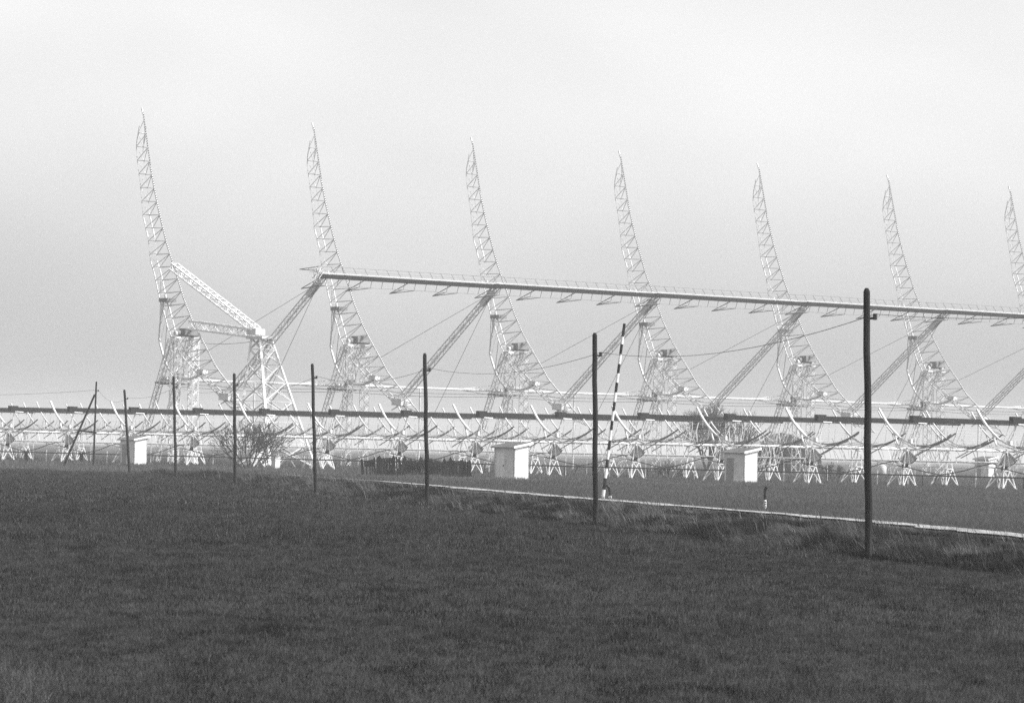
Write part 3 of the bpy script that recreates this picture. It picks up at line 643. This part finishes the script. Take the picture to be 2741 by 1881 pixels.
# ------------------------------------------------------------------ dark board fence with brush
fb0 = ground_px(1100, 1277); fe = thing('board_fence', 'ramshackle dark fence of rough stakes and boards around a thicket', 'fence', Vector((fb0.x, fb0.y, 0))); fz = Vector((fb0.x, fb0.y, 0)); Yf = fb0.y
def fx(x, y=1276, Y=None): q = at_depth(x, y, Yf if Y is None else Y); return q-fz
def stake(x0, x1, ytop, w, Y=None):
    a = fx(x0, 1276, Y); a.z = -0.15; b = fx(x1, ytop, Y); h = w/2/36.0; d = b-a; X = Vector((1, 0, 0)); r = random.uniform(-.3, .3)
    prof = [a-X*h, a+X*h, a+X*h*0.95+d*0.86, a+d+X*h*r, a-X*h*0.9+d*0.9]
    MB().prism(prof, Vector((0, 0.09, 0))).build('stake', 'board', fe)
for s in ((972, 968, 1226, 8), (1004, 1002, 1221, 6), (1010, 1008, 1224, 4), (1056, 1054, 1216, 8), (1064, 1061, 1219, 5), (1071, 1068, 1222, 8), (1080, 1083, 1219, 10), (1184, 1190, 1225, 9), (1192, 1200, 1230, 6), (1203, 1207, 1222, 10), (1211, 1211, 1233, 3), (1258, 1257, 1229, 9), (1015, 1015, 1218, 13), (1237, 1238, 1227, 10)):
    stake(*s, Y=Yf+(0.35 if s[0] in (1015, 1237) else 0))
def panel(x0, x1, yt0, yt1, n, yb=1276):
    for k in range(n):
        a, b = x0+(x1-x0)*k/n, x0+(x1-x0)*(k+1)/n; g = (b-a)*0.02; yt = -2+ yt0+(yt1-yt0)*(k+.5)/n+random.uniform(-1, 1)
        c = [fx(a+g, yb), fx(b-g, yb), fx(b-g, yt), fx(a+g, yt)]; c[0].z = c[1].z = -0.1 if yb > 1270 else c[0].z
        MB().prism([p+Vector((0, 0.12, 0)) for p in c], Vector((0, 0.03+0.015*random.random(), 0))).build('board', 'board', fe)
panel(974, 1000, 1234, 1232, 4, 1248); panel(1009, 1054, 1228, 1227, 6); panel(1211, 1256, 1233, 1237, 6)
for x in (981, 990, 996): stake(x+1, x, 1240, 3.5)

def twigs(mb, p, d, L, r, depth, spread, up=0.15, minr=0.012):
    if depth == 0 or L < 0.12: return
    k = 3; q = p; dd = Vector(d)
    for i in range(k):
        dd = (dd+Vector((random.gauss(0, .12), random.gauss(0, .12), random.gauss(0, .10)+up*0.15))).normalized(); n = q+dd*(L/k)
        mb.bar(q, n, max(r*(1-0.28*i/k), minr), 5 if r > .05 else 3, max(r*(1-0.28*(i+1)/k), minr), cap=False); q = n
        if i or depth < 3:
            e = (dd+Vector((random.gauss(0, spread), random.gauss(0, spread), random.gauss(0, spread*0.7)+up*0.4))).normalized(); twigs(mb, q, e, L*random.uniform(.55, .8), r*0.55, depth-1, spread, up, minr)
    for _ in range(2):
        e = (dd+Vector((random.gauss(0, spread*.8), random.gauss(0, spread*.8), random.gauss(0, spread*0.6)+up*0.3))).normalized(); twigs(mb, q, e, L*random.uniform(.6, .85), r*0.6, depth-1, spread, up, minr)

def bare_plant(name, label, cat, loc, stems, L, r, depth, spread, up, minr, group=None):
    t = thing(name, label, cat, loc, group); tm = MB(); cr = MB()
    for (dx, dz) in stems:
        d = Vector((dx, random.uniform(-.25, .25), dz)).normalized(); p = Vector((dx*0.25, 0, -0.1)); pts = [p]
        for i in range(4): d = (d+Vector((random.gauss(0, .07), random.gauss(0, .07), .05))).normalized(); pts.append(pts[-1]+d*(L/4))
        tm.line(pts, r, 7, r*0.6)
        for i in (2, 3, 4):
            for _ in range(2 if i < 4 else 3): twigs(cr, pts[i], (d+Vector((random.gauss(0, spread), random.gauss(0, spread), random.gauss(0.1, spread*.5)))).normalized(), L*random.uniform(.45, .7), r*0.5, depth, spread, up, minr)
    tm.build('trunk', 'bark', t); stuff(cr.build('crown', 'bark', t)); return t
q = ground_px(668, 1258)
bare_plant('bare_shrub', 'leafless many stemmed shrub standing before the small dishes', 'shrub', q, [(-1.15, .9), (-.75, 1), (-.3, 1), (.0, 1), (.3, 1), (.7, .9), (1.1, .9)], 2.05, 0.075, 3, 0.48, 0.2, 0.014)
br = ground_px(1130, 1274); bs = thing('brush_thicket', 'dense dark leafless brush growing between the boards of the fence', 'bush', Vector((br.x, br.y+1.2, 0))); bm_ = MB()
for k in range(85):
    p = Vector((random.uniform(-1.6, 1.7), random.uniform(-.5, .9), -0.05)); twigs(bm_, p, Vector((random.gauss(0, .25), random.gauss(0, .2), 1)).normalized(), random.uniform(.42, .68), 0.035, 3, 0.4, 0.3, 0.018)
stuff(bm_.build('twigs', 'board', bs))
def far(x, Y): q = at_depth(x, 1300, Y); return Vector((q.x, q.y, 0))
bare_plant('bare_tree', 'large leafless tree rising behind the row of small dishes', 'tree', far(1893, 452), [(-.25, 1), (.05, 1), (.3, 1)], 3.3, 0.17, 4, 0.52, 0.2, 0.022)
bare_plant('bare_tree', 'smaller leafless tree just beside the large leafless tree', 'tree', far(1986, 456), [(-.15, 1), (.2, 1)], 3.0, 0.11, 3, 0.42, 0.3, 0.024)
bare_plant('bare_shrub', 'low leafless shrub behind the trestles beside the haystack', 'shrub', far(2226, 345), [(-.5, 1), (0, 1), (.5, 1)], 0.8, 0.05, 3, 0.4, 0.25, 0.014)
bare_plant('bare_shrub', 'low tangled leafless shrub between the trestles near the grey doored shed', 'shrub', ground_px(1790, 1283), [(-.7, .8), (0, 1), (.6, 1)], 0.75, 0.045, 3, 0.5, 0.1, 0.012)

# ------------------------------------------------------------------ far haystacks, cabinets and other small things
def haystack(label, loc, rx, ry, h, bulge):
    mb = MB(); R, S = 20, 40
    for i in range(R+1):
        t = i/R
        rad = (1.0-0.10*t/0.55 if t < 0.55 else 0.9*math.sqrt(max(0, 1-((t-0.55)/0.45)**2.2))) if bulge else math.sqrt(max(0, 1-t**2.2))
        for k in range(S):
            a = 2*math.pi*k/S; nn = 1+0.08*math.sin(a*3+t*2)+0.09*(random.random()-.5)
            mb.v.append((math.cos(a)*rx*rad*nn, math.sin(a)*ry*rad*nn, -0.1+t*h+0.06*(random.random()-.5)))
    for i in range(R):
        for k in range(S): mb.f.append((i*S+k, i*S+(k+1) % S, (i+1)*S+(k+1) % S, (i+1)*S+k))
    return tag(mb.build('haystack', 'hay', None, loc), label, 'haystack')
haystack('large dark domed haystack behind the row of small dishes', far(2088, 500), 3.3, 3.2, 5.3, True)
haystack('low dark mound of hay beside the large haystack', far(2146, 512), 2.6, 2.4, 3.9, False)
ck = far(2361, 470); cb = thing('gas_tank', 'pale upright tank with a rounded top far behind the trestles', 'tank', ck)
mb = MB(); prof = [(0.36, 0.12), (0.5, 0.18), (0.5, 1.1), (0.44, 1.3), (0.3, 1.42), (0.02, 1.46)]
for r_, z_ in prof: mb.v += [(r_*math.cos(a), r_*math.sin(a), z_) for a in np.linspace(0, 2*math.pi, 20, endpoint=False)]
for i in range(len(prof)-1):
    for k in range(20): mb.f.append((i*20+k, i*20+(k+1) % 20, (i+1)*20+(k+1) % 20, (i+1)*20+k))
mb.build('vessel', 'galv', cb, smooth=True)
for a in (0.5, 2.6, 4.7): MB().bar((0.4*math.cos(a), 0.4*math.sin(a), 0), (0.4*math.cos(a), 0.4*math.sin(a), 0.25), 0.05).build('foot', 'galv', cb)
wp = ground_px(737, 1257); w = thing('meter_cabinet', 'small white box cabinet standing beside the low white truss', 'cabinet', wp)
MB().box((0, 0.2, 0.48), (UN, VN, Zv), (0.27, 0.27, 0.55)).build('body', 'plaster', w); MB().box((0, 0.2, 1.06), (UN, VN, Zv), (0.31, 0.31, 0.035)).build('lid', 'white', w)
tq = ground_px(780, 1253); tz = Vector((tq.x, tq.y, 0)); tt = thing('low_truss', 'low white lattice truss resting on splayed legs beside the white cabinet', 'truss', tz)
def tx(x, y): return at_depth(x, y, tq.y)-tz
for dy in (0, 0.5):
    D = Vector((0, dy, 0)); mb = MB().bar(tx(733, 1215)+D, tx(822, 1216)+D, 0.05).bar(tx(736, 1229)+D, tx(825, 1230)+D, 0.05)
    for k in range(9):
        x = 738+k*9.2; mb.bar(tx(x, 1229)+D, tx(x+4.6, 1215.5)+D, 0.03).bar(tx(x+4.6, 1215.5)+D, tx(x+9.2, 1229)+D, 0.03)
    mb.build('truss_side', 'steel', tt)
    for a, b in ((778, 793), (823, 806), (760, 740)):
        e = tx(b, 1250)+D; e.z = -0.05; MB().bar(tx(a, 1230)+D, e, 0.05).build('leg', 'steel', tt)
for x, y, lb in ((68, 1237, 'dark stump under the low pipe between the first trestles'), (216, 1242, 'dark stump standing beside the braced wooden pole')):
    q = far(x, 372); t = thing('timber_stump', lb, 'stump', q)
    MB().box((0, 0, 0.42), (Vector((1, 0, 0)), Vector((0, 1, 0)), Zv), (0.16, 0.16, 0.5)).build('block', 'board', t); MB().box((0, 0, 0.97), (Vector((1, 0, 0)), Vector((0, 1, 0)), Zv), (0.26, 0.2, 0.05)).build('cap', 'board', t)
dq = far(2678, 470); dt = thing('cable_coil', 'dark arched coil of cable leaning beside the far pale shed', 'coil', dq)
for k in range(4):
    MB().line([Vector((0.75*math.cos(a)+0.05*k, 0.15*k, max(-0.05, 0.85+0.95*math.sin(a)))) for a in np.linspace(-0.9, math.pi+0.9, 18)], 0.10, 6).build('loop', 'cable', dt)

# ------------------------------------------------------------------ haze
hz = MB().box((0, 2450, 19.75), (Vector((1, 0, 0)), Vector((0, 1, 0)), Zv), (5200, 7600, 21.75)).build('haze', 'steel')
hm = bpy.data.materials.new('haze'); hm.use_nodes = True; t = hm.node_tree; t.nodes.clear()
ho = t.nodes.new('ShaderNodeOutputMaterial'); pv = t.nodes.new('ShaderNodeVolumePrincipled')
pv.inputs['Color'].default_value = (0.90, 0.90, 0.90, 1); pv.inputs['Density'].default_value = 0.00035; pv.inputs['Anisotropy'].default_value = 0.1
t.links.new(pv.outputs[0], ho.inputs['Volume']); hz.data.materials.clear(); hz.data.materials.append(hm); stuff(hz)
tag(hz, 'pale grey haze hanging over the whole plain', 'haze')
